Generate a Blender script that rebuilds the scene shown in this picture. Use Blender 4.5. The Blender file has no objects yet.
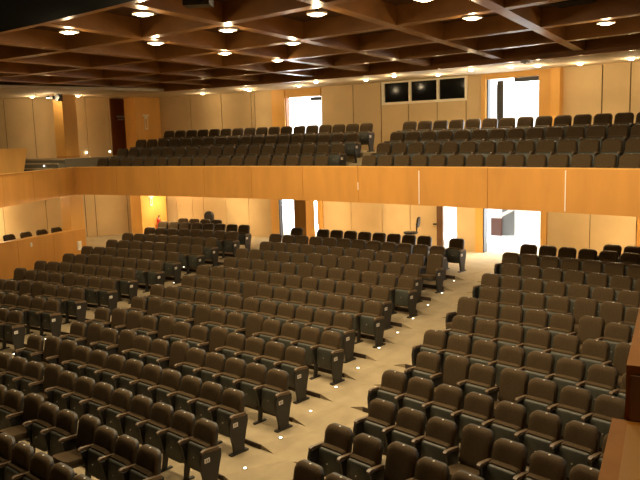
import bpy, bmesh, math, random
from mathutils import Vector, Matrix
random.seed(7)
sc = bpy.context.scene
COL = sc.collection
PI = math.pi

# ------------------------------------------------------------------ materials
MATS = {}
def mat(name, col, rough=.6, metal=0., spec=.5, emis=None, estr=0., noise=0., nscale=8., bump=0., bscale=60., stretch=None, coat=0., col2=None):
    m = bpy.data.materials.new(name); m.use_nodes = True
    nt = m.node_tree; b = nt.nodes['Principled BSDF']
    b.inputs['Base Color'].default_value = (*col, 1)
    b.inputs['Roughness'].default_value = rough
    b.inputs['Metallic'].default_value = metal
    b.inputs['Specular IOR Level'].default_value = spec
    if coat: b.inputs['Coat Weight'].default_value = coat; b.inputs['Coat Roughness'].default_value = .12
    if emis: b.inputs['Emission Color'].default_value = (*emis, 1); b.inputs['Emission Strength'].default_value = estr
    if noise or bump:
        tc = nt.nodes.new('ShaderNodeTexCoord'); mp = nt.nodes.new('ShaderNodeMapping')
        nt.links.new(tc.outputs['Object'], mp.inputs['Vector'])
        if stretch: mp.inputs['Scale'].default_value = stretch
    if noise:
        n = nt.nodes.new('ShaderNodeTexNoise'); n.inputs['Scale'].default_value = nscale; n.inputs['Detail'].default_value = 5
        nt.links.new(mp.outputs['Vector'], n.inputs['Vector'])
        r = nt.nodes.new('ShaderNodeValToRGB')
        c2 = col2 or tuple(min(1, c*(1+noise)) for c in col)
        r.color_ramp.elements[0].color = (*[c*(1-noise) for c in col], 1); r.color_ramp.elements[0].position = .3
        r.color_ramp.elements[1].color = (*c2, 1); r.color_ramp.elements[1].position = .7
        nt.links.new(n.outputs['Fac'], r.inputs['Fac']); nt.links.new(r.outputs['Color'], b.inputs['Base Color'])
    if bump:
        n = nt.nodes.new('ShaderNodeTexNoise'); n.inputs['Scale'].default_value = bscale
        nt.links.new(mp.outputs['Vector'], n.inputs['Vector'])
        bp = nt.nodes.new('ShaderNodeBump'); bp.inputs['Strength'].default_value = bump; bp.inputs['Distance'].default_value = .01
        nt.links.new(n.outputs['Fac'], bp.inputs['Height']); nt.links.new(bp.outputs['Normal'], b.inputs['Normal'])
    MATS[name] = m
    return m
FAB = mat('brown_seat_fabric', (.062, .040, .018), .85, spec=.2, noise=.12, nscale=30, bump=.2, bscale=300)
_b = FAB.node_tree.nodes['Principled BSDF']; _b.inputs['Sheen Weight'].default_value = .16; _b.inputs['Sheen Roughness'].default_value = .4; _b.inputs['Sheen Tint'].default_value = (1, .72, .42, 1)
SHELL = mat('dark_seat_shell', (.022, .020, .017), .5)
PAN = mat('grey_green_seat_plastic', (.043, .045, .034), .5, noise=.1, nscale=20)
ARM = mat('worn_armrest', (.13, .088, .052), .4)
LEG = mat('dark_painted_steel', (.020, .018, .015), .45)
PLATE = mat('white_label', (.75, .73, .68), .4)
PRINT = mat('label_print', (.30, .27, .25), .6)
CARPET = mat('tan_carpet', (.35, .285, .18), .95, spec=.1, noise=.10, nscale=3, bump=.3, bscale=200)
RISER = mat('dark_brown_riser', (.045, .026, .014), .7)
HONEY = mat('honey_wood', (.56, .268, .06), .5, spec=.3, noise=.10, nscale=2.2, stretch=(1, 1, .25))
HONEYC = mat('pale_honey_wood', (.72, .39, .10), .5, spec=.3, noise=.08, nscale=2.2, stretch=(1, 1, .2))
REDWOOD = mat('red_brown_door_wood', (.40, .135, .04), .5, noise=.15, nscale=3, stretch=(1, 1, .2))
BEAMW = mat('varnished_beam_wood', (.30, .135, .037), .40, spec=.35, coat=.08, noise=.22, nscale=2.5, stretch=(.6, .6, 1))
COFFW = mat('coffer_panel_wood', (.10, .047, .019), .5, spec=.3, noise=.25, nscale=1.6)
WALLF = mat('beige_acoustic_panel', (.60, .44, .235), .85, spec=.2, noise=.06, nscale=1.3, bump=.1)
JOINT = mat('dark_joint', (.10, .06, .03), .8)
CREAM = mat('cream_plaster', (.74, .62, .44), .8)
GREYC = mat('grey_carpeted_side', (.27, .25, .185), .9)
BLACK = mat('black_stage_cloth', (.002, .0045, .005), .95, spec=.05)
GLASSD = mat('dark_window_glass', (.006, .006, .005), .12, spec=.12)
FRAMEW = mat('cream_window_frame', (.78, .70, .52), .5)
METAL = mat('brushed_metal', (.75, .73, .70), .25, metal=1)
LIGHT_LEAK = mat('painted_light_leak', (.95, .93, .9), .4)
DARKDOOR = mat('dark_brown_door_leaf', (.13, .06, .022), .5, noise=.1)
WHITE = mat('white_paint', (.80, .80, .78), .7)
DARKG = mat('dark_grey_metal', (.05, .05, .05), .5)
GREYP = mat('grey_panel', (.09, .09, .085), .5)
RED = mat('red_extinguisher', (.60, .03, .015), .35)
LAMP = mat('lamp_glow', (1, .9, .7), .5, emis=(1, .80, .48), estr=9)
LED = mat('step_light_glow', (1, .95, .85), .5, emis=(1, .9, .7), estr=2.2)
FROST = mat('frosted_door_glass', (.80, .80, .76), .35, noise=.03, nscale=2)
FROST.node_tree.nodes['Principled BSDF'].inputs['Transmission Weight'].default_value = .55

# ------------------------------------------------------------------ mesh builder
class MB:
    def __init__(s): s.v = []; s.f = []; s.m = []; s.mats = []
    def mi(s, m):
        if m not in s.mats: s.mats.append(m)
        return s.mats.index(m)
    def quad(s, pts, m):
        o = len(s.v); s.v += [tuple(p) for p in pts]; s.f.append(tuple(range(o, o+len(pts)))); s.m.append(s.mi(m))
    def hexa(s, p, m, top=None):
        """p = 8 pts: bottom 4 ccw from above then top 4"""
        o = len(s.v); s.v += [tuple(q) for q in p]; k = s.mi(m)
        for i, f in enumerate(((3, 2, 1, 0), (4, 5, 6, 7), (0, 1, 5, 4), (1, 2, 6, 5), (2, 3, 7, 6), (3, 0, 4, 7))):
            s.f.append(tuple(o+j for j in f)); s.m.append(s.mi(top) if (top and i == 1) else k)
    def box(s, x0, x1, y0, y1, z0, z1, m, top=None):
        s.hexa([(x0, y0, z0), (x1, y0, z0), (x1, y1, z0), (x0, y1, z0), (x0, y0, z1), (x1, y0, z1), (x1, y1, z1), (x0, y1, z1)], m, top)
    def prism(s, poly, z0, z1, m, top=None):
        n = len(poly); o = len(s.v)
        s.v += [(x, y, z0) for x, y in poly]+[(x, y, z1) for x, y in poly]
        k = s.mi(m); s.f.append(tuple(o+i for i in reversed(range(n)))); s.m.append(k)
        s.f.append(tuple(o+n+i for i in range(n))); s.m.append(s.mi(top) if top else k)
        for i in range(n):
            j = (i+1) % n; s.f.append((o+i, o+j, o+n+j, o+n+i)); s.m.append(k)
    def wallseg(s, a, b, t, z0, z1, m):
        """upright slab from plan point a to b, thickness t to the left of a->b"""
        a = Vector(a); b = Vector(b); d = (b-a).normalized(); n = Vector((-d.y, d.x))*t
        s.prism([a, b, b+n, a+n] if t > 0 else [a+n, b+n, b, a], z0, z1, m)
    def arc(s, s0, s1, Ref, R0, R1, z0, z1, m, step=1.0, top=None, z1b=None):
        """ring sector between arc-lengths s0..s1 (measured at radius Ref)"""
        n = max(1, int(math.ceil(abs(s1-s0)/step)))
        for i in range(n):
            a = (s0+(s1-s0)*i/n)/Ref; b = (s0+(s1-s0)*(i+1)/n)/Ref
            def q(R, t): return (R*math.sin(t), R*math.cos(t))
            A, B, Cc, D = q(R0, a), q(R0, b), q(R1, b), q(R1, a)
            zt = z1 if z1b is None else z1b
            s.hexa([(*A, z0), (*B, z0), (*Cc, z0), (*D, z0), (*A, z1), (*B, z1), (*Cc, zt), (*D, zt)], m, top)
    def cyl(s, c, r, h, m, n=16, r2=None, axis='Z', cap=None):
        r2 = r if r2 is None else r2; o = len(s.v); k = s.mi(m)
        def P(t, rr, hh):
            u, v = rr*math.cos(t), rr*math.sin(t)
            if axis == 'Z': return (c[0]+u, c[1]+v, c[2]+hh)
            if axis == 'X': return (c[0]+hh, c[1]+u, c[2]+v)
            return (c[0]-u, c[1]+hh, c[2]+v)
        s.v += [P(2*PI*i/n, r, 0) for i in range(n)]+[P(2*PI*i/n, r2, h) for i in range(n)]
        s.f.append(tuple(o+i for i in reversed(range(n)))); s.m.append(s.mi(cap) if cap and h > 0 else k)
        s.f.append(tuple(o+n+i for i in range(n))); s.m.append(k)
        for i in range(n):
            j = (i+1) % n; s.f.append((o+i, o+j, o+n+j, o+n+i)); s.m.append(k)
    def loft(s, rings, m, cap0=True, cap1=True, m1=None):
        o = len(s.v); n = len(rings[0]); k = s.mi(m)
        for r in rings: s.v += [tuple(p) for p in r]
        for a in range(len(rings)-1):
            for i in range(n):
                j = (i+1) % n; s.f.append((o+a*n+i, o+a*n+j, o+(a+1)*n+j, o+(a+1)*n+i)); s.m.append(k)
        if cap0: s.f.append(tuple(o+i for i in reversed(range(n)))); s.m.append(k)
        if cap1: s.f.append(tuple(o+(len(rings)-1)*n+i for i in range(n))); s.m.append(s.mi(m1) if m1 else k)
    def add(s, other, M):
        o = len(s.v); s.v += [tuple(M @ Vector(p)) for p in other.v]
        s.f += [tuple(o+i for i in f) for f in other.f]; s.m += [s.mi(other.mats[k]) for k in other.m]
    def mesh(s, name, smooth=False):
        me = bpy.data.meshes.new(name); me.from_pydata(s.v, [], s.f); 
        for m in s.mats: me.materials.append(m)
        me.polygons.foreach_set('material_index', s.m)
        me.update()
        bm = bmesh.new(); bm.from_mesh(me); bmesh.ops.recalc_face_normals(bm, faces=bm.faces); bm.to_mesh(me); bm.free()
        if smooth:
            me.polygons.foreach_set('use_smooth', [True]*len(me.polygons))
            me.set_sharp_from_angle(angle=math.radians(40))
        return me
    def build(s, name, parent=None, smooth=False, loc=None):
        o = bpy.data.objects.new(name, s.mesh(name, smooth)); COL.objects.link(o)
        if parent: o.parent = parent
        if loc: o.location = loc
        return o
def tag(o, label=None, cat=None, group=None, kind=None):
    if label: o['label'] = label
    if cat: o['category'] = cat
    if group: o['group'] = group
    if kind: o['kind'] = kind
    return o
def empty(name, loc, rz=0):
    o = bpy.data.objects.new(name, None); COL.objects.link(o); o.location = loc; o.rotation_euler = (0, 0, rz)
    o.empty_display_size = .1
    return o
def struct(o): o['kind'] = 'structure'; return o
def centred(mb, c):
    mb.v = [(x-c[0], y-c[1], z-c[2]) for x, y, z in mb.v]; return mb

# ------------------------------------------------------------------ camera
F_PX = 731.0859; PITCH = .1419; ROLL = -.0292; YAW = -.6111
CAM = Vector((14.2135, 39.3958, 5.1642))
def cam_axes():
    cy, sy = math.cos(YAW), math.sin(YAW); cp, sp = math.cos(PITCH), math.sin(PITCH)
    fwd = Vector((sy*cp, cy*cp, -sp)); right = Vector((cy, -sy, 0)); up = right.cross(fwd)
    cr, sr = math.cos(ROLL), math.sin(ROLL)
    return fwd, cr*right+sr*up, -sr*right+cr*up
fwd, rgt, upv = cam_axes()
cd = bpy.data.cameras.new('camera'); cam = bpy.data.objects.new('camera', cd); COL.objects.link(cam)
M = Matrix((rgt, upv, -fwd)).transposed().to_4x4(); M.translation = CAM; cam.matrix_world = M
cd.sensor_fit = 'HORIZONTAL'; cd.sensor_width = 36; cd.lens = 36*F_PX/640; cd.clip_end = 300; cd.clip_start = .05
sc.camera = cam
def in_view(p):
    d = Vector(p)-CAM; z = d.dot(fwd)
    if z <= .1: return None
    return 320+F_PX*d.dot(rgt)/z, 240-F_PX*d.dot(upv)/z, z

# ------------------------------------------------------------------ layout of the hall (arcs about the origin)
W = .55; R0 = 46.392; RP = 1.0005
def rowR(k): return R0+RP*(k-1)
def rowz(k): return .0709*(k-1)+.0011*(k-1)**2
def ramp(R):
    k = min((R-R0)/RP+1, 14.2); k = max(k, -4)
    return rowz(k)
def oC(k): return 2.873-.12835*(k-8)
def gL(k): return 1.8399-.00375*(k-8)
def gR(k): return 2.0221-.00677*(k-8)
def pol(s_, R, z): a = s_/R; return (R*math.sin(a), R*math.cos(a), z)
def seat_s(k, b, j):
    st = (.25 if k % 2 == 0 else -.25)*W
    if b == 'C': s_ = (j-5.5)*W
    elif b == 'R':
        s_ = 6*W+gR(k)+j*W
        if k == 2: s_ -= .30*W
        if k == 15: s_ += .45*W
    else:
        st = (-.1656 if k % 2 == 0 else .1656)*W
        s_ = -6*W-gL(k)-j*W
    return s_+st+oC(k)
RB = 57.2575; PB = 1.0148; ZB = 3.6486; HB = .3146
def bal_s(k, b, j):
    return (1.8663-.1042*(k-1)-j*W) if b == 'BL' else (3.5423-.1162*(k-1)+j*W)
def balR(k): return RB+PB*(k-1)
def balz(k): return ZB+HB*(k-1)

# ================================================================== floor
mb = MB()
NR = 40; Rs = [43+(64.5-43)*i/NR for i in range(NR+1)]
ss = [-15+1.5*i for i in range(22)]
for i in range(NR):
    for j in range(len(ss)-1):
        p = []
        for (R, s_) in ((Rs[i], ss[j]), (Rs[i], ss[j+1]), (Rs[i+1], ss[j+1]), (Rs[i+1], ss[j])):
            a = s_/54; p.append((R*math.sin(a), R*math.cos(a), ramp(R)))
        mb.quad(p, CARPET)
mb.box(-20, 24, 27, 46, -.42, -.36, CARPET)
mb.box(-20, 24, 27, 70, -.62, -.56, CARPET)
me_floor = mb.build('floor'); struct(me_floor)
# row terraces, one low platform per row and block, with dark risers facing the stage
mb = MB(); rb = MB()
for k in range(-1, 15):
    R = rowR(k); z = rowz(k); Ri, Ro = R-.88, R+.12
    if k == 14: Ro = R+.25
    for b in 'CRL':
        if b == 'C': sa, sb = oC(k)-6*W-.34, oC(k)+6*W+.34
        elif b == 'R': sa, sb = oC(k)+6*W+gR(k)-.64, oC(k)+6*W+gR(k)+8.5
        else: sa, sb = oC(k)-6*W-gL(k)-7*W-.5, oC(k)-6*W-gL(k)+.60
        if b == 'L' and k < 2: continue
        mb.arc(sa, sb, R, Ri, Ro, z-.25, z+.012, CARPET, 1.1)
        for e_, dirn in ((sa, -1), (sb, 1)):
            if (b == 'L' and dirn < 0) or (b == 'R' and dirn > 0): continue
            o_ = e_+.32*dirn
            q = [pol(e_*Rq/R, Rq, zq) for Rq, zq in ((Ri, z+.012), (Ro, z+.012))]
            w_ = [pol(o_*Rq/R, Rq, ramp(Rq)+.001) for Rq in (Ri, Ro)]
            mb.quad([q[0], w_[0], w_[1], q[1]] if dirn > 0 else [w_[0], q[0], q[1], w_[1]], CARPET)
            lo = pol(e_*Ri/R, Ri, ramp(Ri)-.01)
            mb.quad([lo, w_[0], q[0]], CARPET)
        rb.arc(sa, sb, R, Ri-.02, Ri-.002, z-.2, z+.010, RISER, 1.1)
struct(mb.build('floor_terrace')); struct(rb.build('trim_1'))

# ================================================================== chair
def rounded(w, z0, z1, rt, rb_, n=5):
    """front outline (x,z), ccw seen from -Y"""
    pts = []
    def arcp(cx, cz, r, a0, a1):
        for i in range(n+1):
            t = a0+(a1-a0)*i/n; pts.append((cx+r*math.cos(t), cz+r*math.sin(t)))
    h = w/2
    arcp(-h+rb_, z0+rb_, rb_, PI, 1.5*PI); arcp(h-rb_, z0+rb_, rb_, 1.5*PI, 2*PI)
    arcp(h-rt, z1-rt, rt, 0, PI/2); arcp(-h+rt, z1-rt, rt, PI/2, PI)
    return pts
def inset(pts, d, c):
    out = []
    for x, z in pts:
        v = Vector((x-c[0], z-c[1])); l = v.length
        sx = 1-d/max(abs(v.x)+.12, .2); sz = 1-d/max(abs(v.y)+.12, .2)
        out.append((c[0]+v.x*max(.3, sx), c[1]+v.y*max(.3, sz)))
    return out
def back_mb(tall=False):
    m = MB(); z0, z1 = (.42, .93) if not tall else (.42, .965)
    o = rounded(.474, z0, z1, .105, .05)
    tilt = .20
    def Y(z, y): return y+(z-z1)*tilt
    c = (0, (z0+z1)/2)
    bow = lambda x: -.02*(1-(x/.24)**2)
    def ring(pts, y, k=1): return [(x, Y(z, y)+k*abs(bow(x))*-0+.02*(x/.24)**2*-1*k, z) for x, z in pts]
    rings = [ring(inset(o, .02, c), .015), ring(o, 0), ring(o, -.045)]
    m.loft(rings, SHELL, True, False)
    rings = [ring(o, -.045), ring([(x*1.0, z) for x, z in o], -.065), ring(inset(o, .025, c), -.098), ring(inset(o, .08, c), -.112), ring(inset(o, .16, c), -.112)]
    m.loft(rings, FAB, False, True)
    return m
def pan_up_mb():
    m = MB()
    # cushion (behind) and moulded underside (front), folded almost upright
    o = rounded(.455, 0, .44, .05, .08)
    c = (0, .22)
    a = math.radians(8)
    def T(pts, y): return [(x, -.28+(y*math.cos(a))-z*math.sin(a)*-.45, .225+z*math.cos(a)+y*.15) for x, z in pts]
    m.loft([T(inset(o, .03, c), .13), T(o, .105), T(o, .035), T(inset(o, .012, c), .012)], FAB, True, True)
    o2 = rounded(.445, .01, .41, .045, .10)
    m.loft([T(o2, .02), T(o2, -.012), T(inset(o2, .03, c), -.03)], PAN, False, True)
    m.cyl((0, -.345, .46), .010, .012, PRINT, 8, axis='Y')
    return m
def pan_down_mb():
    m = MB()
    o = rounded(.455, -.60, -.12, .06, .09)   # x, y outline
    def T(pts, z): return [(x, y, z+(y+.12)*-.10) for x, y in pts]
    c = (0, -.36)
    m.loft([T(inset(o, .02, c), .435), T(o, .40), T(o, .36)][::-1], FAB, False, True)
    m.loft([T(inset(o, .05, c), .31), T(inset(o, .01, c), .33), T(o, .36)], PAN, True, False)
    return m
def arm_mb(x):
    m = MB()
    y0, y1 = -.40, -.09
    rings = []
    for y, z, w, h in ((y1, .585, .05, .05), (y1-.12, .60, .052, .045), (y0+.04, .615, .056, .04), (y0, .60, .048, .035)):
        rings.append([(x-w/2, y, z), (x+w/2, y, z), (x+w/2, y, z+h), (x-w/2, y, z+h)])
    m.loft(rings, ARM)
    return m
def leg_mb(x):
    m = MB()
    m.hexa([(x-.016, -.34, 0), (x+.016, -.34, 0), (x+.016, -.26, 0), (x-.016, -.26, 0), (x-.016, -.30, .3), (x+.016, -.30, .3), (x+.016, -.20, .3), (x-.016, -.20, .3)], LEG)
    m.hexa([(x-.016, -.30, .3), (x+.016, -.30, .3), (x+.016, -.20, .3), (x-.016, -.20, .3), (x-.016, -.36, .585), (x+.016, -.36, .585), (x+.016, -.11, .585), (x-.016, -.11, .585)], LEG)
    m.box(x-.03, x+.03, -.44, -.16, 0, .025, LEG)
    m.box(x-.016, x+.016, -.16, -.08, .40, .59, LEG)
    return m
def end_mb(x):
    m = MB()
    prof = [(-.36, 0), (-.14, 0), (-.15, .12), (-.10, .34), (-.055, .50), (-.06, .60), (-.40, .60), (-.43, .50), (-.42, .34), (-.37, .14)]
    m.loft([[(x-.025, y, z) for y, z in prof], [(x+.025, y, z) for y, z in prof]], LEG)
    m.box(x-.04, x+.04, -.44, -.08, 0, .03, LEG)
    return m
def label_mb(x, sgn):
    m = MB(); xx = x+sgn*.027
    m.box(min(x+sgn*.02, xx), max(x+sgn*.02, xx), -.37, -.27, .46, .53, PLATE)
    for i in range(2):
        m.box(min(xx, xx+sgn*.001), max(xx, xx+sgn*.001), -.345+.035*i, -.325+.035*i, .475, .515, PRINT)
    return m
def num_mb(tall):
    m = MB(); z = .93 if not tall else .965
    m.cyl((0, -.055, z-.004), .014, .007, PLATE, 8)
    return m
ME = {}
def me(key, fn, smooth=True):
    if key not in ME: ME[key] = (fn(), None)
    return key
raw = {
 'back': back_mb(False), 'back_t': back_mb(True), 'pan_up': pan_up_mb(), 'pan_dn': pan_down_mb(),
 'arm': arm_mb(W/2), 'arm_l': arm_mb(-W/2), 'leg': leg_mb(W/2), 'leg_l': leg_mb(-W/2),
 'end': end_mb(W/2), 'end_l': end_mb(-W/2), 'lab': label_mb(W/2, 1), 'lab_l': label_mb(-W/2, -1), 'num': num_mb(False), 'num_t': num_mb(True)}
meshes = {k: v.mesh('seat_'+k, True) for k, v in raw.items()}
def seat_parts(tall, left_end, right_end):
    """list of (object name, mesh key, parent index, own label)"""
    L = [('backrest', 'back_t' if tall else 'back', None, None), ('number_plate', 'num_t' if tall else 'num', 0, None),
         ('seat', 'pan_dn' if tall else 'pan_up', None, None), ('armrest', 'arm', None, None)]
    if right_end: L += [('end_panel', 'end', None, None), ('row_label', 'lab', 4, 'white row label')]
    else: L += [('leg', 'leg', None, None)]
    if left_end:
        L += [('armrest', 'arm_l', None, None), ('end_panel', 'end_l', None, None)]
    return L
OFF_T = Vector((.02, .045, 0))
OFF = {'back_t': OFF_T, 'num_t': OFF_T}
protos = {}
def part_obj(name, key, parent):
    o = bpy.data.objects.new(name, meshes[key]); COL.objects.link(o); o.parent = parent
    if key in OFF and not parent.name.startswith('backrest'): o.location = OFF[key]
    return o
def make_seat(kind, loc, rz):
    root = empty('auditorium_seat', loc, rz); objs = []
    for nm, key, par, lab in seat_parts(*kind):
        o = part_obj(nm, key, root if par is None else objs[par])
        if lab: o['label'] = lab
        objs.append(o)
    return root
def copy_tree(o, parent=None):
    c = o.copy(); COL.objects.link(c); c.parent = parent
    for ch in list(o.children): copy_tree(ch, c)
    return c

TALLPX = [(37.5,395.6),(93.8,417),(50,366.7),(54,338.5),(71,341.7),(180,343.8),(130,332.3),(98,325),(217,328.5),(164.6,318),(131,312.5),(118.8,309),(254.6,315.6),(201,306),(151,300),(250,282),(306,263.8),(315,253),(330,255),(347,257),(362,258.5),(454.7,357.8),(511.9,371),(467,300),(592,317.8),(608,302),(585,300),(628,344),(407,446),(476.9,427.5),(512.5,371),(27,282),(38.5,284),(23,271),(68.75,275),(436,255.4),(106,259),(91.7,257)]
seats = []   # (block,k,j,loc,rz,px,py,dist)
def push(b, k, j, s_, R, z):
    s_ += .05; R += .045
    p = pol(s_, R, z); v = in_view((p[0], p[1], z+.93))
    if not v or v[0] < -14 or v[0] > 655 or v[1] > 492 or v[1] < 0: return
    seats.append(dict(b=b, k=k, j=j, loc=p, rz=-s_/R, u=v[0], v=v[1], d=v[2], zf=z))
for k in range(-1, 15):
    for j in range(12):
        if k == 14 and j in (1, 10): continue
        push('C', k, j, seat_s(k, 'C', j), rowR(k), rowz(k)+.012)
for k in range(2, 15):
    for j in range(8): push('L', k, j, seat_s(k, 'L', j), rowR(k), rowz(k)+.012)
for j in range(4, 8): push('L', 15, j, seat_s(15, 'L', j), rowR(15), ramp(rowR(15))+.0)
for k in range(0, 15):
    for j in range(13): push('R', k, j, seat_s(k, 'R', j), rowR(k), rowz(k)+.012)
for j in range(4, 7): push('R', 15, j, seat_s(15, 'R', j), rowR(15), ramp(rowR(15)))
for k in range(1, 5):
    for j in range(18 if k < 4 else 17): push('BL', k, j, bal_s(k, 'BL', j), balR(k), balz(k))
    for j in range(16): push('BR', k, j, bal_s(k, 'BR', j), balR(k), balz(k))
# seats with the pan folded down: match the nearest seat to where each was seen
for q in TALLPX:
    best = min(seats, key=lambda s: (s['u']-q[0])**2+(s['v']-q[1])**2); best['tall'] = True
# row ends
for s in seats:
    b, k, j = s['b'], s['k'], s['j']
    if b == 'C':
        s['le'] = j == 0 or (k == 14 and j in (2, 11)); s['re'] = j == 11 or (k == 14 and j in (0, 9))
    elif b == 'L': s['re'] = j == 0 or (k == 15 and j == 4); s['le'] = j == 7
    elif b == 'R': s['le'] = j == 0 or (k == 15 and j == 4); s['re'] = False
    elif b == 'BL': s['re'] = j == 0; s['le'] = j == (17 if k < 4 else 16)
    else: s['le'] = j == 0; s['re'] = False
seats.sort(key=lambda s: s['d'])
def ordw(n):
    return {1: 'first', 2: 'second', 3: 'third', 4: 'fourth', 5: 'fifth', 6: 'sixth', 7: 'seventh', 8: 'eighth', 9: 'ninth', 10: 'tenth', 11: 'eleventh', 12: 'twelfth', 13: 'thirteenth', 14: 'fourteenth', 15: 'fifteenth', 16: 'sixteenth'}[n]
BLK = {'C': 'centre block', 'L': 'left block', 'R': 'right block', 'BL': 'left part', 'BR': 'right part'}
proto = {}
stuff = MB()
for n, s in enumerate(seats):
    kind = (bool(s.get('tall')), bool(s['le']), bool(s['re']))
    if n < 300:
        if kind not in proto: r = proto[kind] = make_seat(kind, s['loc'], s['rz'])
        else: r = copy_tree(proto[kind]); r.location = s['loc']; r.rotation_euler = (0, 0, s['rz'])
        b = s['b']; row = 15-s['k'] if b == 'C' else 16-s['k']
        row = 15-s['k'] if len(b) == 1 else 5-s['k']
        idx = {'C': 12-s['j'], 'L': s['j']+1, 'R': s['j']+1}.get(b, 1)
        if s['k'] == 15: idx -= 4
        aisle = {'C': 'right aisle', 'L': 'left aisle', 'R': 'aisle'}.get(b, 'aisle')
        st = 'brown auditorium seat folded down' if kind[0] else 'brown tip-up auditorium seat'
        if row < 1: lab = f'{st}, behind the last row, {ordw(idx)} from {aisle}, {BLK[b]}'
        else: lab = f'{st}, {ordw(idx)} from {aisle}, {ordw(row)} row from back, {BLK[b]}'
        if len(b) == 2: lab = f'{st} on the balcony, {ordw(s["j"]+1)} from steps, {ordw(row)} row from back'
        tag(r, lab, 'seat', {'BR': 'tip-up seats of the balcony', 'BL': 'tip-up seats of the balcony', 'C': 'tip-up seats of the centre block', 'L': 'tip-up seats of the left block', 'R': 'tip-up seats of the right block'}[b])
    else:
        M = Matrix.Translation(s['loc']) @ Matrix.Rotation(s['rz'], 4, 'Z')
        for nm, key, par, lab in seat_parts(*kind):
            if key in ('num', 'num_t'): continue
            stuff.add(raw[key], M @ Matrix.Translation(OFF.get(key, Vector((0, 0, 0)))))
o = stuff.build('auditorium_seats', smooth=True)
tag(o, 'brown tip-up seats filling the balcony and the farthest rows under it', 'seat', kind='stuff')
print('SEATS', len(seats), 'last individual dist', seats[min(299, len(seats)-1)]['d'])

# ================================================================== balcony
mb = MB()
SL, SR = -7.80, 16.5
ZT, ZBm = 4.285, 3.325
# slab and stepped floor
mb.arc(SL-.3, SR, 56.4, 56.55, 62.2, 3.34, 3.62, CREAM, 1.5)
for k in range(1, 5):
    R = balR(k); z = balz(k)
    mb.arc(SL+1.0 if k == 1 else SL-.9, SR, 56.4, (R-.70 if k == 1 else R-.86), (R+.15 if k < 4 else 62.2), 3.6, z, GREYC if k == 1 else CARPET, 1.1)
# aisle steps of the balcony
for k in range(1, 4):
    s_ = bal_s(k, 'BL', 0)+.82
    mb.arc(s_-.42, s_+.42, balR(k), balR(k)-.35, balR(k)+.16, balz(k)-.02, balz(k)+HB/2, CARPET, 1)
struct(mb.build('floor_balcony'))
mb = MB(); jb = MB()
s_j = [1.767+1.9357*k for k in range(-5, 9)]
for i in range(len(s_j)-1):
    mb.arc(s_j[i]+.006, s_j[i+1]-.006, 56.4, 56.40, 56.44, ZBm, ZT, HONEY, 2.0)
mb.arc(s_j[0], s_j[-1], 56.4, 56.44, 56.54, ZBm+.01, ZT-.01, JOINT, 2.0)
mb.arc(s_j[0], s_j[-1], 56.4, 56.395, 56.56, ZT, ZT+.025, HONEYC, 2.0)
struct(mb.build('wall_balcony_front'))
for i, dz in ((6, .55), (7, .9), (9, .95)):  # near-white strips: light leaking through the parapet joints, put in as colour
    m = MB(); m.arc(s_j[i]-.010, s_j[i]+.010, 56.4, 56.39, 56.41, ZBm+.03 if i > 6 else ZBm+.35, ZBm+.03+dz*.95, LIGHT_LEAK, 2)
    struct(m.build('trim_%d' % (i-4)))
# side arm of the balcony on the left
mb = MB()
K = Vector((56.4*math.sin(s_j[0]/56.4), 56.4*math.cos(s_j[0]/56.4))); A1 = Vector((-5.95, 51.85)); A2 = Vector((-4.2, 48.4)); 
mid = K.lerp(A1, .62)
for a, b in ((K, mid), (mid, A1), (A1, A2)):
    d = (b-a).normalized()*.006
    mb.wallseg(a+d, b-d, -.05, ZBm, ZT, HONEY)
_n = Vector((-.052, -.02)); mb.wallseg(K+_n, A2+_n, -.10, ZBm+.01, ZT-.01, JOINT)
mb.wallseg(K, A2, -.16, ZT, ZT+.025, HONEYC)
struct(mb.build('wall_gallery_front'))
mb = MB()
gal = [(-4.35, 48.4), (-7.65, 54.9), (-8.2, 56.3), (-9.3, 60.5), (-13.8, 60.5), (-13.8, 48.4)]
gal = gal[::-1]
mb.prism(gal, 3.34, 3.62, CREAM, GREYC)
struct(mb.build('floor_gallery'))
mb = MB()
# gallery landing with grey carpeted side, and three steps up to it
mb.prism([(-8.86, 56.2), (-9.62, 59.9), (-9.85, 61.6), (-12.2, 61.6), (-13.0, 56.2)], 3.62, 4.58, GREYC, CARPET)
mb.prism([(-8.85, 56.2), (-9.60, 59.9), (-9.66, 59.9), (-8.91, 56.2)], 4.581, 4.60, CREAM)
struct(mb.build('floor_landing'))
for y_, l_ in ((58.2, 'left'), (59.35, 'right')):
    m = MB(); m.box(-.012, .012, -.04, .04, -.03, .03, LED)
    o = m.build('wall_light', loc=(-10.20, y_, 4.76)); tag(o, 'tiny %s night light low on the panelled wall above the landing' % l_, 'light')
for i, (y, z) in enumerate(((55.9, 4.41), (55.6, 4.24), (55.3, 4.07))):
    m = MB(); m.box(-11.15-.06*i, -8.90-.02*i, y, 56.19-.3*i, 3.63, z, GREYC)
    m.box(-11.15-.06*i, -8.88-.02*i, y-.03, y+.02, z-.01, z+.035, CREAM)
    m.box(-9.72-.02*i, -9.67-.02*i, y-.035, y-.03, z-.09, z-.04, LED)
    o = m.build('floor_step'); struct(o)
m = MB(); m.prism([(-8.85, 56.17), (-8.85, 56.14), (-11.15, 56.14), (-11.15, 56.17)][::-1], 4.54, 4.61, CREAM); struct(m.build('trim_6'))
# upright stepped side of the gallery (honey coloured block with a slanted end)
m = MB()
prof = [(49.5, 3.62), (54.15, 3.62), (54.52, 5.03), (49.5, 5.03)]
m.loft([[(-8.95, y, z) for y, z in prof], [(-8.6, y, z) for y, z in prof]], HONEYC)
m.box(-8.61, -8.595, 53.32, 53.34, 3.7, 5.02, JOINT)
struct(m.build('wall_gallery_side'))

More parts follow.
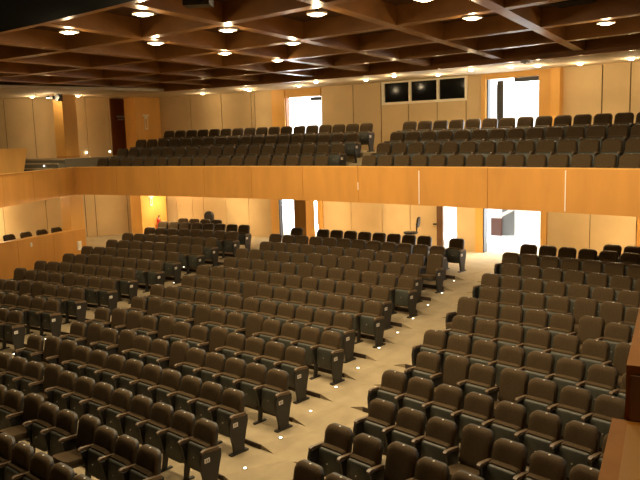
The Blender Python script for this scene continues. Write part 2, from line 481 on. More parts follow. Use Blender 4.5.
# ================================================================== walls
def panel_wall(name, joints, R, z0, z1, m=WALLF, skip=()):
    mb = MB()
    for a, b in zip(joints[:-1], joints[1:]):
        if (a, b) in skip: continue
        mb.arc(a+.012, b-.012, R, R, R+.05, z0, z1, m, 1.6)
    return mb
# lower back wall
RL = 62.5
mb = MB()
for a, b in ((-10.0, -9.1), (-9.1, -8.26), (-8.26, -7.67), (-7.67, -6.52), (-6.52, -5.35), (-5.35, -4.21), (-1.78, -.51), (-.51, .83), (.83, 2.0), (2.0, 3.07), (3.82, 4.55), (7.02, 8.38), (8.38, 9.75), (9.75, 11.4), (11.4, 13), (13, 14.6), (14.6, 16.5)):
    m_ = HONEY if a == 9.75 else WALLF
    mb.arc(a+.012, b-.012, RL, RL, RL+.05, .9, 3.36, m_, 1.6)
    mb.arc(a, b, RL, RL+.04, RL+.20, .9, 3.36, JOINT, 1.6)
for a, b in ((-4.21, -3.85), (-1.97, -1.78), (4.55, 4.82), (6.82, 7.02)):
    mb.arc(a, b, RL, RL-.05, RL+.22, .9, 3.36, HONEYC, 1)
mb.arc(4.82, 4.86, RL, RL-.02, RL+.2, .9, 3.36, DARKG, 1)
mb.arc(-3.85, -3.81, RL, RL-.02, RL+.2, .9, 3.36, DARKG, 1)
mb.arc(-10, 16.5, RL, RL-.01, RL+.001, 1.06, 1.20, HONEYC, 1.6) if False else None
struct(mb.build('wall_back_lower'))
# upper back wall
RU = 62.0; Zc = 6.93
mb = MB()
for a, b in ((-9.3, -7.65), (-7.65, -6.08), (-6.08, -4.62), (-4.62, -4.45), (-4.45, -3.57), (-1.38, 0), (0, 1.16), (4.41, 5.0), (7.6, 8.78), (8.78, 9.57), (9.57, 11.4), (11.4, 13), (13, 14.6), (14.6, 16.5)):
    mb.arc(a+.018, b-.018, RU, RU, RU+.05, 4.0, Zc, WALLF, 1.6)
    mb.arc(a, b, RU, RU+.04, RU+.25, 3.6, Zc, JOINT, 1.6)
for a, b in ((1.16, 2.25), (2.25, 3.35), (3.35, 4.41)):
    mb.arc(a+.018, b-.018, RU, RU, RU+.05, 4.0, 6.17, WALLF, 1.6)
    mb.arc(a, b, RU, RU+.04, RU+.25, 3.6, 6.17, JOINT, 1.6)
# door surrounds
mb.arc(-3.57, -2.98, RU, RU-.10, RU+.25, 3.6, Zc, HONEYC, 1)
mb.arc(-2.98, -1.38, RU, RU-.06, RU+.25, 6.62, Zc, HONEYC, 1)
mb.arc(5.0, 5.15, RU, RU-.10, RU+.25, 3.6, Zc, HONEYC, 1)
mb.arc(5.15, 6.91, RU, RU-.08, RU+.25, 6.76, Zc, HONEYC, 1)
mb.arc(6.91, 7.33, RU, RU-.10, RU+.25, 3.6, Zc, HONEYC, 1)
mb.arc(7.33, 7.62, RU, RU-.22, RU+.25, 3.6, Zc, HONEYC, 1)
struct(mb.build('wall_back_upper'))
# strip window of the control booth
m = MB()
m.arc(1.20, 4.47, RU, RU-.03, RU+.2, 6.15, 6.23, FRAMEW, 1); m.arc(1.20, 4.47, RU, RU-.03, RU+.2, 6.88, Zc, FRAMEW, 1)
for a, b in ((1.20, 1.30), (2.28, 2.36), (3.35, 3.43), (4.38, 4.47)): m.arc(a, b, RU, RU-.03, RU+.2, 6.23, 6.88, FRAMEW, 1)
wf = struct(m.build('window_1'))
for a, b in ((1.30, 2.28), (2.36, 3.35), (3.43, 4.38)):
    m = MB(); m.arc(a, b, RU, RU+.05, RU+.07, 6.23, 6.88, GLASSD, 1); m.build('pane', wf)
m = MB(); m.arc(1.1, 4.6, RU, RU+1.3, RU+1.4, 5.9, 7.1, JOINT, 2); m.arc(1.1, 4.6, RU, RU+.3, RU+1.4, 7.05, 7.1, JOINT, 2); struct(m.build('wall_booth'))
# left walls
mb = MB()
def planwall(mb, pts, joints_every, z0, z1, m_=WALLF):
    for a, b in zip(pts[:-1], pts[1:]):
        a = Vector(a); b = Vector(b); L = (b-a).length; n = max(1, round(L/joints_every)); d = (b-a)/n; e = d.normalized()*.012
        for i in range(n):
            mb.wallseg(a+d*i+e, a+d*(i+1)-e, .05, z0, z1, m_)
        q = Vector((-d.y, d.x)).normalized()*.04
        mb.wallseg(a+q, b+q, .2, z0, z1, JOINT)
planwall(mb, [(-13.3, 48.2), (-13.6, 55.0)], 2.0, 3.62, Zc+.05)
planwall(mb, [(-13.6, 55.0), (-12.42, 56.18), (-11.65, 56.93), (-11.05, 57.52)], 1.7, 3.62, Zc+.05)
mb.wallseg((-11.05, 57.52), (-10.3, 57.3), .15, 3.62, Zc+.05, WALLF)
planwall(mb, [(-10.3, 57.3), (-10.26, 58.35), (-10.2, 59.4)], 1.1, 4.58, Zc+.05)
mb.wallseg((-10.2, 59.4), (-10.9, 59.45), -.1, 4.58, Zc+.05, WALLF)
struct(mb.build('wall_left_upper'))
mb = MB()
planwall(mb, [(-12.6, 48.2), (-12.3, 57.6)], 1.75, .2, 3.34)
planwall(mb, [(-12.3, 57.6), (-12.0, 59.3)], 1.7, .2, 3.34)
planwall(mb, [(-12.0, 59.3), (-11.75, 59.64), (-10.95, 60.72), (-10.55, 61.25)], 2.5, .2, 3.34)
planwall(mb, [(-10.55, 61.25), (-9.8, 61.7)], 1.0, .2, 3.34)
struct(mb.build('wall_left_lower'))
# red-brown door in the upper left corner
m = MB(); m.wallseg((-10.62, 59.6), (-10.58, 61.0), .06, 4.58, 6.62, REDWOOD); d = struct(m.build('door_1'))
m = MB(); m.wallseg((-10.60, 59.42), (-10.62, 59.6), .1, 4.58, Zc, REDWOOD); m.wallseg((-10.60, 59.6), (-10.56, 61.0), .1, 6.62, Zc, REDWOOD); m.wallseg((-10.56, 61.0), (-9.7, 61.4), .1, 4.58, Zc, REDWOOD); m.build('door_frame', d)
m = MB(); m.box(-10.59, -10.575, 60.15, 60.55, 6.16, 6.24, PLATE); m.box(-10.59, -10.575, 60.2, 60.5, 6.05, 6.11, PLATE)
o = tag(centred(m, (-10.58, 60.35, 6.15)).build('door_sign', loc=(-10.58, 60.35, 6.15)), 'small pale two-line sign on the red-brown door at upper left', 'sign')
# columns
def column(name, x0, x1, y0, y1, z0, z1, label, face=None):
    root = empty(name, ((x0+x1)/2, (y0+y1)/2, z0)); cx, cy = root.location.x, root.location.y
    m = MB(); m.box(x0-cx, x1-cx, y0-cy, y1-cy, 0, z1-z0, HONEYC)
    m.box(x0-cx-.004, x1-cx+.004, y0-cy-.004, y1-cy+.004, 0, .10, HONEY)
    o = m.build('shaft', root)
    tag(root, label, 'column'); return root
column('wood_column', -9.76, -9.2, 56.5, 57.1, .72, 3.33, 'honey wood column at the end of the lower side box parapet')
column('wood_column', -9.76, -9.2, 56.5, 57.1, 4.58, Zc+.0, 'honey wood column on the grey landing at the head of the side steps')
column('wood_column', -9.85, -9.2, 59.95, 61.35, ramp(61), 3.33, 'broad wood-clad pillar under the balcony, behind the red extinguisher')
column('wood_column', -9.85, -9.2, 59.95, 61.35, 4.585, Zc, 'broad wood-clad pillar on the balcony beside the red-brown door')
def at_R(u, v, RR):
    d = fwd*F_PX+rgt*(u-320)+upv*(240-v); a = d.x*d.x+d.y*d.y; b = 2*(CAM.x*d.x+CAM.y*d.y); c = CAM.x**2+CAM.y**2-RR*RR
    return CAM+d*((-b+math.sqrt(b*b-4*a*c))/(2*a))
# column below the balcony, standing in the last row (rotated to the row)
a0 = -.5/59.4
rt = empty('wood_column', (at_R(304.0, 225, 60.45).x, at_R(304.0, 225, 60.45).y, ramp(60.5)+.0), -a0); 
m = MB(); m.box(-.24, .28, -.26, .28, 0, 3.33-ramp(60.5), HONEYC); m.box(-.25, .29, -.27, .29, 0, .1, HONEY); m.build('shaft', rt)
tag(rt, 'free-standing honey wood column behind the last centre row, before the narrow doorway', 'column')
# things on the pillars
m = MB(); x = -9.19
m.box(x, x+.02, 60.30, 60.66, 6.16, 6.23, FRAMEW); m.box(x, x+.02, 60.40, 60.58, 5.62, 6.16, FRAMEW); m.box(x+.02, x+.022, 60.44, 60.54, 5.68, 6.05, HONEYC)
centred(m, (x, 60.5, 5.9)).build('wall_notice', loc=(x, 60.5, 5.9)); tag(bpy.context.scene.objects['wall_notice'], 'pale T-shaped notice on the broad pillar of the balcony', 'sign')
m = MB(); m.box(x, x+.02, 60.35, 60.65, 2.80, 2.86, PLATE); m.box(x, x+.02, 60.43, 60.57, 2.45, 2.80, PLATE); m.box(x+.02, x+.022, 60.46, 60.54, 2.5, 2.72, HONEYC)
o = centred(m, (x, 60.5, 2.5)).build('wall_notice', loc=(x, 60.5, 2.5)); tag(o, 'pale T-shaped notice on the broad pillar under the balcony', 'sign')
rt = empty('fire_extinguisher', (-9.06, 60.75, 1.42))
m = MB(); m.cyl((0, 0, 0), .085, .42, RED, 14); m.cyl((0, 0, .42), .085, .07, RED, 14, r2=.03); m.build('cylinder', rt, True)
m = MB(); m.cyl((0, 0, .49), .025, .06, LEG, 8); m.box(-.02, .09, -.015, .015, .54, .56, LEG); m.box(-.02, .10, -.015, .015, .58, .60, LEG); m.build('valve', rt)
m = MB(); m.box(-.135, -.08, -.03, .03, .1, .5, METAL); m.build('bracket', rt)
tag(rt, 'red fire extinguisher hung low on the broad pillar under the balcony', 'fire extinguisher')

# side box parapet (lower left)
mb = MB()
pa, pb = Vector((-8.05, 50.6)), Vector((-9.2, 57.1))
n = 4
for i in range(n):
    a = pa.lerp(pb, i/n); b = pa.lerp(pb, (i+1)/n); e = (b-a).normalized()*.005
    mb.wallseg(a+e, b-e, .05, .2, 1.88, HONEY)
q = Vector((-(pb-pa).y, (pb-pa).x)).normalized()
mb.wallseg(pa+q*.05, pb+q*.05, .15, .2, 1.87, JOINT)
mb.wallseg(pa, pb, .22, 1.88, 1.905, HONEYC)
struct(mb.build('wall_side_box'))
mb = MB(); mb.prism([(-8.35, 50.6), (-9.45, 56.9), (-12.2, 57.5), (-12.5, 50.6)], .1, 1.02, CARPET); struct(mb.build('floor_side_box'))
m = MB(); m.box(-.02, .02, -.10, .10, -.17, .17, PLATE); m.box(.02, .022, -.05, .07, -.08, .08, FRAMEW); m.box(.0215, .0235, -.07, -.055, -.12, .12, PRINT)
rz = math.atan2((pb-pa).y, (pb-pa).x)-PI/2
o = m.build('notice_board', loc=(-9.125, 56.73, 1.28)); o.rotation_euler = (0, 0, rz); tag(o, 'small framed white notice on the orange wood wall below the side box', 'sign')
m = MB(); m.box(-.015, .015, -.04, .04, -.07, .07, PLATE)
o = m.build('wall_switch', loc=(-8.72, 54.43, 1.66)); o.rotation_euler = (0, 0, rz); tag(o, 'tiny white switch plate on the orange wood below the box parapet', 'switch')
# four seats of the side box
for i, (x, y) in enumerate(((-10.02, 54.43), (-10.07, 55.14), (-10.12, 55.84), (-10.17, 56.52))):
    r = copy_tree(proto[(False, False, False)]); r.location = (x-.1, y, 1.02+[.0, .0, .0, .0][i]); r.rotation_euler = (0, 0, PI/2+.12)
    tag(r, 'dark seat back showing above the side box parapet, %s from the wood column' % ordw(4-i), 'seat', 'seats of the lower side box')

# right gallery parapet, near the camera
PX_OFF = [0]
def pr_x(y): return 13.60-.155*(y-41.94)+PX_OFF[0]
def slab(name, y0, y1, z0, z1, inner):
    m = MB(); x0, x1 = pr_x(y0), pr_x(y1)
    m.prism([(x0, y0), (15.2, y0+.28), (15.2, y1+.28), (x1, y1)], z0, z1, REDW2)
    if inner:
        m.prism([(x0+.07, y0+.02), (15.1, y0+.27), (15.1, y1+.20), (x1+.07, y1-.05)], z1, z1+.004, INNERW)
    return m
REDW2 = mat('orange_edge_wood', (.36, .14, .018), .6, spec=.1, noise=.1, nscale=4)
INNERW = mat('satin_panel_wood', (.42, .21, .055), .6, spec=.1, noise=.06, nscale=3)
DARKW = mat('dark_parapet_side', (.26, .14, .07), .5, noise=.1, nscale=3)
struct(slab('p', 41.2, 42.55, 3.0, 3.93, True).build('wall_gallery_right'))
PX_OFF[0] = .05
m = slab('p', 42.56, 44.3, 3.0, 4.17, False)
struct(m.build('wall_gallery_right_upper'))
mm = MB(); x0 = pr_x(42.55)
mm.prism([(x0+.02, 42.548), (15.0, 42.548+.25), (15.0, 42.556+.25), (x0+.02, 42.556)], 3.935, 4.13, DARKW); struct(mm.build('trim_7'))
mb = MB(); mb.box(13.75, 19, 33, 41.1, 2.9, 3.2, CARPET); mb.box(14.9, 19, 41.1, 47, 2.9, 3.2, CARPET); struct(mb.build('floor_gallery_right'))
mb = MB(); mb.box(13.9, 14.1, 33, 47, -.4, 2.9, HONEY); struct(mb.build('wall_gallery_base'))

# ================================================================== ceiling
ZBM = 7.03; ZCO = 7.36
mb = MB()
mb.arc(-15, 17, 54, 46.7, 59.0, ZCO, ZCO+.08, COFFW, 2)
mb.box(-20, 24, 28, 47.1, 7.9, 8.0, BLACK)
struct(mb.build('ceiling'))
mb = MB()
for R in (46.9, 49.2, 51.8, 54.3, 56.7):
    mb.arc(-15, 17, 54, R-.20, R+.03, ZBM, ZCO, BEAMW, 1.2)
XL = [(16.2, -.16), (13.9, -.15), (11.65, -.14), (9.5, -.12), (7.4, -.13), (5.2, -.125), (3.05, -.115), (.85, -.08), (-1.5, -.06), (-3.8, -.04), (-6.1, -.02), (-8.4, 0), (-10.7, 0), (-13, 0)]
for i, (x, sl) in enumerate(XL):
    y0 = 46.9; y1 = math.sqrt(max(59.1**2-x*x, 1))
    xa = x+sl*(y0-54); xb = x+sl*(y1-54); w = .115
    ya = math.sqrt(46.9**2-xa*xa)
    mb.prism([(xa-w, ya), (xa+w, ya), (xb+w, y1), (xb-w, y1)], ZBM+.001, ZCO, BEAMW)
struct(mb.build('ceiling_beams'))
mb = MB()
mb.arc(-18, 18, 60, 59.02, 63.2, Zc, Zc+.1, CREAM, 1.5)
struct(mb.build('ceiling_soffit'))
mb = MB(); mb.arc(-18, 18, 60, 58.92, 59.02, Zc, ZCO, BEAMW, 1.5); mb.prism([(-9.1, 60.9), (-8.2, 57.8), (-12.7, 55.0), (-12.7, 61)], Zc-.10, Zc-.002, CREAM) if False else None
struct(mb.build('trim_8'))
mb = MB(); mb.prism([(-6.0, 58.75), (-6.5, 56.3), (-7.3, 52.9), (-7.8, 48.5), (-13.6, 48.5), (-13.6, 61.9), (-9.0, 61.9), (-7.0, 58.9)], Zc+.0015, Zc+.095, CREAM); struct(mb.build('ceiling_soffit_left'))
# dark cloth in front of the coffers (towards the stage)
mb = MB(); mb.arc(-18, 18, 47, 30, 46.74, ZBM-.02, ZBM+.05, BLACK, 2); struct(mb.build('ceiling_stage'))
mb = MB(); mb.box(7.60+.0, 16, 46.6, 46.7, 7.05, 7.9, BEAMW); 
# enclosing walls out of the picture
mb = MB(); mb.box(-20, 24, 28, 28.2, -.5, 8, BLACK); struct(mb.build('wall_stage'))
mb = MB(); mb.box(20, 20.2, 28, 66, -.5, 8, WALLF); struct(mb.build('wall_right'))
mb = MB(); mb.box(-16.2, -16, 28, 66, -.5, 8, WALLF); struct(mb.build('wall_left_outer'))
mb = MB(); mb.arc(-18, 22, 60, 46.7, 63.5, 8.0, 8.1, BLACK, 2); struct(mb.build('ceiling_roof'))
mb = MB(); mb.arc(-18, 18.5, 62.5, 62.5, 63.2, 6.93, 8.0, BLACK, 2)
mb.arc(-18, -9.3, 62.0, 62.75, 63.1, -.2, 7.0, BLACK, 2); mb.arc(16.4, 22, 62.0, 62.75, 63.1, -.2, 7.0, BLACK, 2)
mb.arc(-12, 16.5, 62.3, 62.2, 62.75, 3.30, 3.64, BLACK, 2)
struct(mb.build('wall_back_outer'))

# ================================================================== doorways and what shows through them
m = MB(); m.arc(5.34, 5.56, RU, RU+.30, RU+.34, 4.6, 6.72, DARKG, 1); d2 = struct(m.build('door_2'))
m = MB(); m.arc(6.05, 6.90, RU, RU+.02, RU+.12, 6.62, 6.75, DARKG, 1); m.build('door_closer', d2)
m = MB(); m.arc(5.155, 5.19, RU, RU-.02, RU+.2, 4.6, 6.76, LEG, 1); m.build('door_jamb', d2)
m = MB(); m.arc(-2.46, -1.40, RU, RU+.12, RU+.16, 4.6, 6.60, FROST, 1); d3 = struct(m.build('door_3'))
m = MB(); m.arc(-1.85, -1.45, RU, RU+.02, RU+.11, 6.47, 6.58, DARKG, 1); m.build('door_closer', d3)
m = MB(); m.arc(-2.99, -2.95, RU, RU-.02, RU+.2, 4.6, 6.62, REDWOOD, 1); m.build('door_jamb', d3)
# lower: brown leaf standing open, with its handle
m = MB(); a = pol(3.07, RL, 0); m.wallseg((a[0], a[1]-.02), (a[0]+.26, a[1]-.10), .06, ramp(62)+.01, 3.33, DARKDOOR); d4 = struct(m.build('door_4'))
m = MB(); m.box(a[0]-.10, a[0]+.02, a[1]-.12, a[1]-.06, 1.98, 2.03, LEG); m.build('door_handle', d4)
# narrow doorway behind the column: brown leaf and red-brown leaf
m = MB(); m.arc(-3.42, -3.0, RL, RL+.9, RL+.96, 1.1, 2.75, REDWOOD, 1); m.arc(-3.2, -2.9, RL, RL+.3, RL+.36, 1.1, 3.0, REDWOOD, 1); struct(m.build('door_5'))
m = MB(); m.arc(-2.10, -1.99, RL, RL+.1, RL+.14, 1.75, 2.95, LEG, 1); struct(m.build('door_6'))
mb = MB()
# lobby floor and walls outside
mb.arc(-12, 18, 62.5, 62.72, 74, 1.0, 1.10, WHITE, 3)
m = MB(); m.arc(-4.6, 4.9, 62.5, 66.7, 66.9, 1.1, 6.9, WHITE, 2); struct(m.build('wall_lobby'))
m = MB(); m.arc(4.9, 6.1, 62.5, 66.7, 66.9, 1.1, 3.8, WHITE, 2); struct(m.build('wall_lobby_low'))
struct(mb.build('floor_lobby'))
m = MB(); m.arc(-.21, .21, 66, 0, .06, 0, 1, REDWOOD, 1)
DBOARD = mat('dark_red_board', (.07, .022, .012), .5)
rt = MB(); rt.box(-.22, .22, -.03, .03, -.62, .50, DBOARD); rt.box(-.19, .19, -.036, -.03, -.58, .46, DBOARD)
o = rt.build('wooden_board', loc=at_R(496.5, 231, 66.55)); o.rotation_euler = (0, 0, -.085); tag(o, 'dark red-brown board on the white lobby wall seen through the lower right doorway', 'board')
rt = MB(); rt.loft([[(-.24, y, -.38), (.26, y, -.34), (.26, y, .62), (-.24, y, .34)] for y in (-.02, .02)], GREYP)
rt.loft([[(-.24, y, .50), (.1, y, .68), (.1, y, .95), (-.24, y, .95)] for y in (-.02, .02)], GREYP)
o = rt.build('grey_panel', loc=at_R(508, 226, 66.6)); o.rotation_euler = (0, 0, -.085); tag(o, 'grey slanted panel hanging in the bright lower right doorway', 'panel')
m = MB(); m.box(-.02, .02, -.02, .02, -.02, .02, LEG)

# ================================================================== loose chairs at the back
def stool(loc, rz):
    r = empty('tablet_chair', loc, rz)
    m = MB(); m.loft([[(.26*math.cos(t)*a, .2*math.sin(t)*a, z) for t in [2*PI*i/14 for i in range(14)]] for a, z in ((.85, .66), (1, .69), (1, .72), (.9, .74))], LEG); m.build('seat', r, True)
    m = MB(); m.cyl((0, 0, .06), .035, .6, LEG, 8); m.build('post', r)
    m = MB()
    for i in range(5):
        t = 2*PI*i/5; c, s_ = math.cos(t), math.sin(t); m.hexa([(-.02*s_, .02*c, .03), (.26*c-.02*s_, .26*s_+.02*c, .0), (.26*c+.02*s_, .26*s_-.02*c, .0), (.02*s_, -.02*c, .03), (-.02*s_, .02*c, .08), (.26*c-.02*s_, .26*s_+.02*c, .04), (.26*c+.02*s_, .26*s_-.02*c, .04), (.02*s_, -.02*c, .08)], LEG)
    m.build('base', r)
    m = MB(); m.loft([[(.24+dx, y*w, z) for y in (-.17, .17)]+[(.29+dx, y*w, z) for y in (.17, -.17)] for z, w, dx in ((.88, .7, 0), (.96, 1, .01), (1.12, 1, .03), (1.2, .6, .04))], LEG); m.box(.2, .24, -.02, .02, .70, 1.0, LEG); m.build('backrest', r)
    return r
_s = stool((2.84, 60.9, ramp(61)), .2); _s.scale = (.95, .95, 1.06)
tag(_s, 'black swivel chair with small backrest behind the last centre row', 'chair')
r = empty('office_chair', (-6.6, 61.1, ramp(61)), .2)
m = MB(); o_ = rounded(.46, .62, 1.10, .2, .08); m.loft([[(x, .22, z) for x, z in inset(o_, .02, (0, .85))], [(x, .2, z) for x, z in o_], [(x, .15, z) for x, z in o_], [(x, .12, z) for x, z in inset(o_, .03, (0, .85))]], LEG); m.build('backrest', r, True)
m = MB(); m.box(-.22, .22, -.26, .18, .42, .50, LEG); m.build('seat', r)
m = MB(); m.cyl((0, 0, .05), .03, .38, LEG, 8); m.build('post', r)
m = MB(); m.box(-.26, .26, -.02, .02, 0, .05, LEG); m.box(-.02, .02, -.26, .26, 0, .05, LEG); m.build('base', r)
tag(r, 'dark round-backed office chair behind the last left row by the wall', 'chair')

# ================================================================== lights
WARM = (1.0, .76, .44)
LK = 1.25
def lamp(name, loc, power, radius=.06, spot=150, blend=.9, col=WARM, parent=None, rot=(0, 0, 0)):
    l = bpy.data.lights.new(name, 'SPOT'); l.energy = power*LK; l.shadow_soft_size = radius; l.spot_size = math.radians(spot); l.spot_blend = blend; l.color = col
    o = bpy.data.objects.new(name, l); COL.objects.link(o)
    if parent: o.parent = parent; o.location = loc
    else: o.location = loc
    o.rotation_euler = rot
    return o
def downlight(x, y, z, power, label, group, r=.11, spot=150, lit=True, point=False, blend=1.0):
    root = empty('downlight', (x, y, z))
    m = MB(); m.cyl((0, 0, -.025), r+(.05 if r > .1 else .025), .025, PLATE, 20); m.build('trim_ring', root, True)
    m = MB(); m.cyl((0, 0, -.045), r*.75, .019, LAMP, 20, r2=r); m.build('lens', root, True)
    if power and not point: lamp('lamp', (0, 0, -.07), power, .08, spot, blend, parent=root)
    if power and point:
        l = bpy.data.lights.new('lamp', 'POINT'); l.energy = power*LK; l.shadow_soft_size = .05; l.color = WARM
        o = bpy.data.objects.new('lamp', l); COL.objects.link(o); o.parent = root; o.location = (0, 0, -.13)
        lamp('lamp', (0, 0, -.08), power*3.5, .06, 115, 1.0, parent=root)
    tag(root, label, 'light', group)
    return root
def at_z(u, v, z):
    d = fwd*F_PX+rgt*(u-320)+upv*(240-v); t = (z-CAM.z)/d.z; p = CAM+d*t; return p.x, p.y
G1 = 'round lights in the ceiling coffers'
ceil_l = [((69, 33), 'at far left of the coffered ceiling, by the black cloth'), ((143, 15), 'near the black cloth, second from the left'), ((156, 44), 'in the coffer behind the second from the left'), ((228, 31), 'left of the ceiling centre, larger of a close pair'),
          ((225, 54), 'left of the ceiling centre, smaller of a close pair'), ((293, 44), 'between the two white sheened crossing beams, left'), ((278, 61), 'closest to the left balcony door, in the last coffers'), ((317, 15), 'in the coffer near top centre'),
          ((425, 0), 'cut by the top edge of the photo'), ((472, 19), 'beside the wide white-sheened beam'), ((606, 24), 'on the right, above the far right seats')]
for (u, v), l in ceil_l:
    x, y = at_z(u, v, 6.99)
    root = downlight(x, y, 7.025, 95, 'round warm coffer light '+l, G1, .11, spot=172, blend=.35)
    m = MB(); m.cyl((0, 0, 0), .02, ZCO-7.025, LEG, 8); m.build('stem', root)
    l_ = bpy.data.lights.new('lamp', 'POINT'); l_.energy = 3.5*LK; l_.specular_factor = .12; l_.shadow_soft_size = .05; l_.color = WARM
    o = bpy.data.objects.new('lamp', l_); COL.objects.link(o); o.parent = root; o.location = (0, 0, -.12)
    # short housing down from the coffer panel
G2 = 'small lights in the cream soffit'
soff = [((32, 97), 'at far left edge of the photo'), ((88, 99), 'right of the left wood column'), ((78, 96), 'touching the left wood column'), ((207, 94), 'over the beige wall right of the broad pillar'), ((246, 89), 'left one of the pair left of the balcony door'), ((256, 91), 'right one of the pair left of the balcony door'),
        ((299, 86), 'just above the left balcony door frame'), ((316, 82), 'above right corner of the left balcony door'), ((366, 80), 'glowing on the wall left of the booth window'), ((394, 76), 'above the first booth window pane'), ((438, 75), 'above the last booth window pane'),
        ((471, 70), 'between booth window and the wide balcony door'), ((511, 67), 'above left half of the wide balcony door'), ((538, 66), 'above right half of the wide balcony door'), ((598, 66), 'over the wall right of the wide door'), ((638, 60), 'at the far right edge')]
for (u, v), l in soff:
    x, y = at_z(u, v, Zc-.02)
    R = math.hypot(x, y)
    Rm = 61.6 if u == 366 else 61.0
    if R > Rm: x, y = x*Rm/R, y*Rm/R
    downlight(x, y, Zc, 4.2, 'small recessed soffit light '+l, G2, .07, point=True)
G3 = 'lights under the balcony'
for (s_, R, l) in ((-8.6, 61.3, 'over the wall by the broad pillar'), (-5.6, 61.5, 'left of the first doorway'), (-1.1, 61.4, 'right of the wood column'), (1.6, 61.4, 'over the swivel chair'), (4.1, 61.4, 'before the narrow white gap'), (9.4, 61.4, 'by the right wall panels'), (-7.0, 59.0, 'over the last left rows'), (7.6, 60.4, 'over the last right rows')):
    p = pol(s_, R, 3.34); downlight(p[0], p[1], 3.34, 15, 'small round light under the balcony '+l, G3, .06, point=True)
downlight(-11.6, 54.9, 3.34, 26, 'small round light in the lower side box ceiling', G3, .06, point=True)
downlight(-10.6, 59.3, 3.34, 5, 'small round light under the balcony in the far left corner', G3, .06, point=True)
# added fill lamps without fixtures, to brighten balcony front, left side and near parapet
for (x, y, e_) in ((10.8, 48, 40), (-3.6, 50.6, 110), (-2.2, 53.2, 60), (-5, 46, 30), (14.5, 42.6, 34)):
    lamp('fill_lamp', (x, y, 6.97), e_, spot=170 if x < 12 else 75, blend=.4 if x < 12 else .8)
# floor lights in the aisles
k_ = 1
AL = [((14, 354), 3.75), ((46, 339), 4.75), ((174, 283), 9.75), ((184, 267), 11.5), ((245, 468), 2.5), ((280.6, 437.6), 3.5), ((310.6, 411), 4.5), ((336, 387), 5.75), ((358, 368), 6.75), ((379, 348), 7.75), ((397.6, 332.6), 8.75), ((413, 318.5), 9.75), ((428, 305), 10.75), ((442, 293), 11.75), ((454, 281), 13.0), ((353.8, 425.6), 4.5)]
for (u, v), k in AL:
    zz = rowz(k); 
    for it in range(4):
        x, y = at_z(u, v, zz+.02); RR = math.hypot(x, y); zz = ramp(RR); ang = math.atan2(x, y)
        kk = int(math.floor((RR-.12-R0)/RP+1))+1
        Rk = rowR(kk); sk = ang*Rk
        in_c = oC(kk)-6*W-.34 < sk < oC(kk)+6*W+.34; in_l = sk < oC(kk)-6*W-gL(kk)+.60
        if kk <= 14 and (in_c or in_l): zz = rowz(kk)+.012
        elif kk <= 14 and oC(kk)+6*W+.34 <= sk < oC(kk)+6*W+.66: zz = max(zz, rowz(kk)+.012-(sk-oC(kk)-6*W-.34)/.32*(rowz(kk)+.012-zz))
    m = MB(); m.cyl((0, 0, 0), .045, .02, METAL, 12); m.cyl((0, 0, .02), .026, .004, LED, 12)
    o = m.build('floor_light', loc=(x, y, zz+.002))
    if u not in (353.8,):
        pass
    side = 'left aisle' if u < 200 else ('right aisle, right edge' if u == 353.8 else 'right aisle')
    row = int(15-k)
    tag(o, 'tiny round floor light, %s, beside %s row from back' % (side, ordw(max(1, row))), 'floor light', 'floor lights in the aisles')
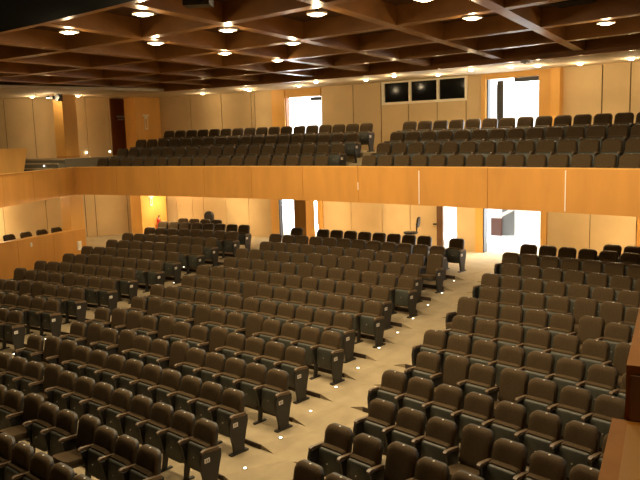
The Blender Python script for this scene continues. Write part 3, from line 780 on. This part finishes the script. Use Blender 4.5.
# devices
r = empty('projector', (at_z(198, 1, 6.80)[0], at_z(198, 1, 6.80)[1], 6.74), .5)
m = MB(); m.box(-.16, .16, -.11, .11, 0, .10, GREYP); m.build('housing', r)
m = MB(); m.cyl((.08, -.11, .05), .035, -.03, DARKG, 12, axis='Y'); m.build('lens', r)
m = MB(); m.cyl((0, 0, .10), .015, .50, DARKG, 8); m.build('mount_pole', r)
tag(r, 'grey projector hung from the ceiling at the top edge left of centre', 'projector')
x, y = at_z(67, 92, 6.95)
r = empty('spotlight_cluster', (-9.02, 56.3, 6.66))
m = MB(); m.box(-.16, .02, -.1, .1, .02, .30, DARKG); m.build('bracket', r)
m = MB(); m.cyl((-.25, -.05, .16), .07, -.14, DARKG, 10, axis='Y'); m.build('spotlight', r)
m = MB(); m.cyl((.12, -.02, .16), .07, -.14, DARKG, 10, axis='Y'); m.build('spotlight', r)
m = MB(); m.cyl((-.22, -.35, .14), .07, .06, DARKG, 12, cap=None); m.cyl((-.22, -.35, .135), .06, .005, LAMP, 12); m.box(-.23, -.21, -.35, 0, .20, .22, DARKG); m.build('lamp_box', r)
l_ = bpy.data.lights.new('lamp', 'POINT'); l_.energy = 9; l_.shadow_soft_size = .05; l_.color = WARM
o = bpy.data.objects.new('lamp', l_); COL.objects.link(o); o.parent = r; o.location = (-.22, -.35, .1)
tag(r, 'dark spotlight cluster at the top of the left wood column', 'spotlight')
p = at_z(525, 60, 6.93)
m = MB(); m.box(-.09, .09, -.06, .06, -.07, 0, WHITE); m.cyl((0, 0, -.09), .03, .02, LEG, 8)
o = m.build('ceiling_sensor', loc=(p[0], p[1], Zc)); tag(o, 'small white box on the soffit edge above the wide balcony door', 'sensor')
p = at_z(575, 6, 7.30)
m = MB(); m.box(-.35, .35, -.35, .35, -.03, 0, LEG)
for i in range(6): m.box(-.32, .32, -.3+.11*i, -.26+.11*i, -.045, -.03, DARKG)
o = m.build('air_vent', loc=(p[0], p[1], ZCO)); tag(o, 'dark square air vent in the coffer at upper right', 'vent')
p = at_z(378, 44, 7.36)
m = MB(); m.box(-.45, .45, -.45, .45, -.03, 0, LEG)
for i in range(8): m.box(-.42, .42, -.4+.11*i, -.36+.11*i, -.045, -.03, DARKG)
o = m.build('air_vent', loc=(p[0], p[1], ZCO)); tag(o, 'dark slatted air vent in the coffer above the booth window', 'vent')

# ================================================================== world, daylight, view
w = bpy.data.worlds.new('world'); sc.world = w; w.use_nodes = True
bg = w.node_tree.nodes['Background']; bg.inputs['Color'].default_value = (.92, .97, 1, 1); bg.inputs['Strength'].default_value = 5.0
sc.view_settings.view_transform = 'Standard'; sc.view_settings.look = 'None'; sc.view_settings.gamma = 1; sc.view_settings.exposure = 1.6
sc.view_settings.use_curve_mapping = False
sc.cycles.max_bounces = 8
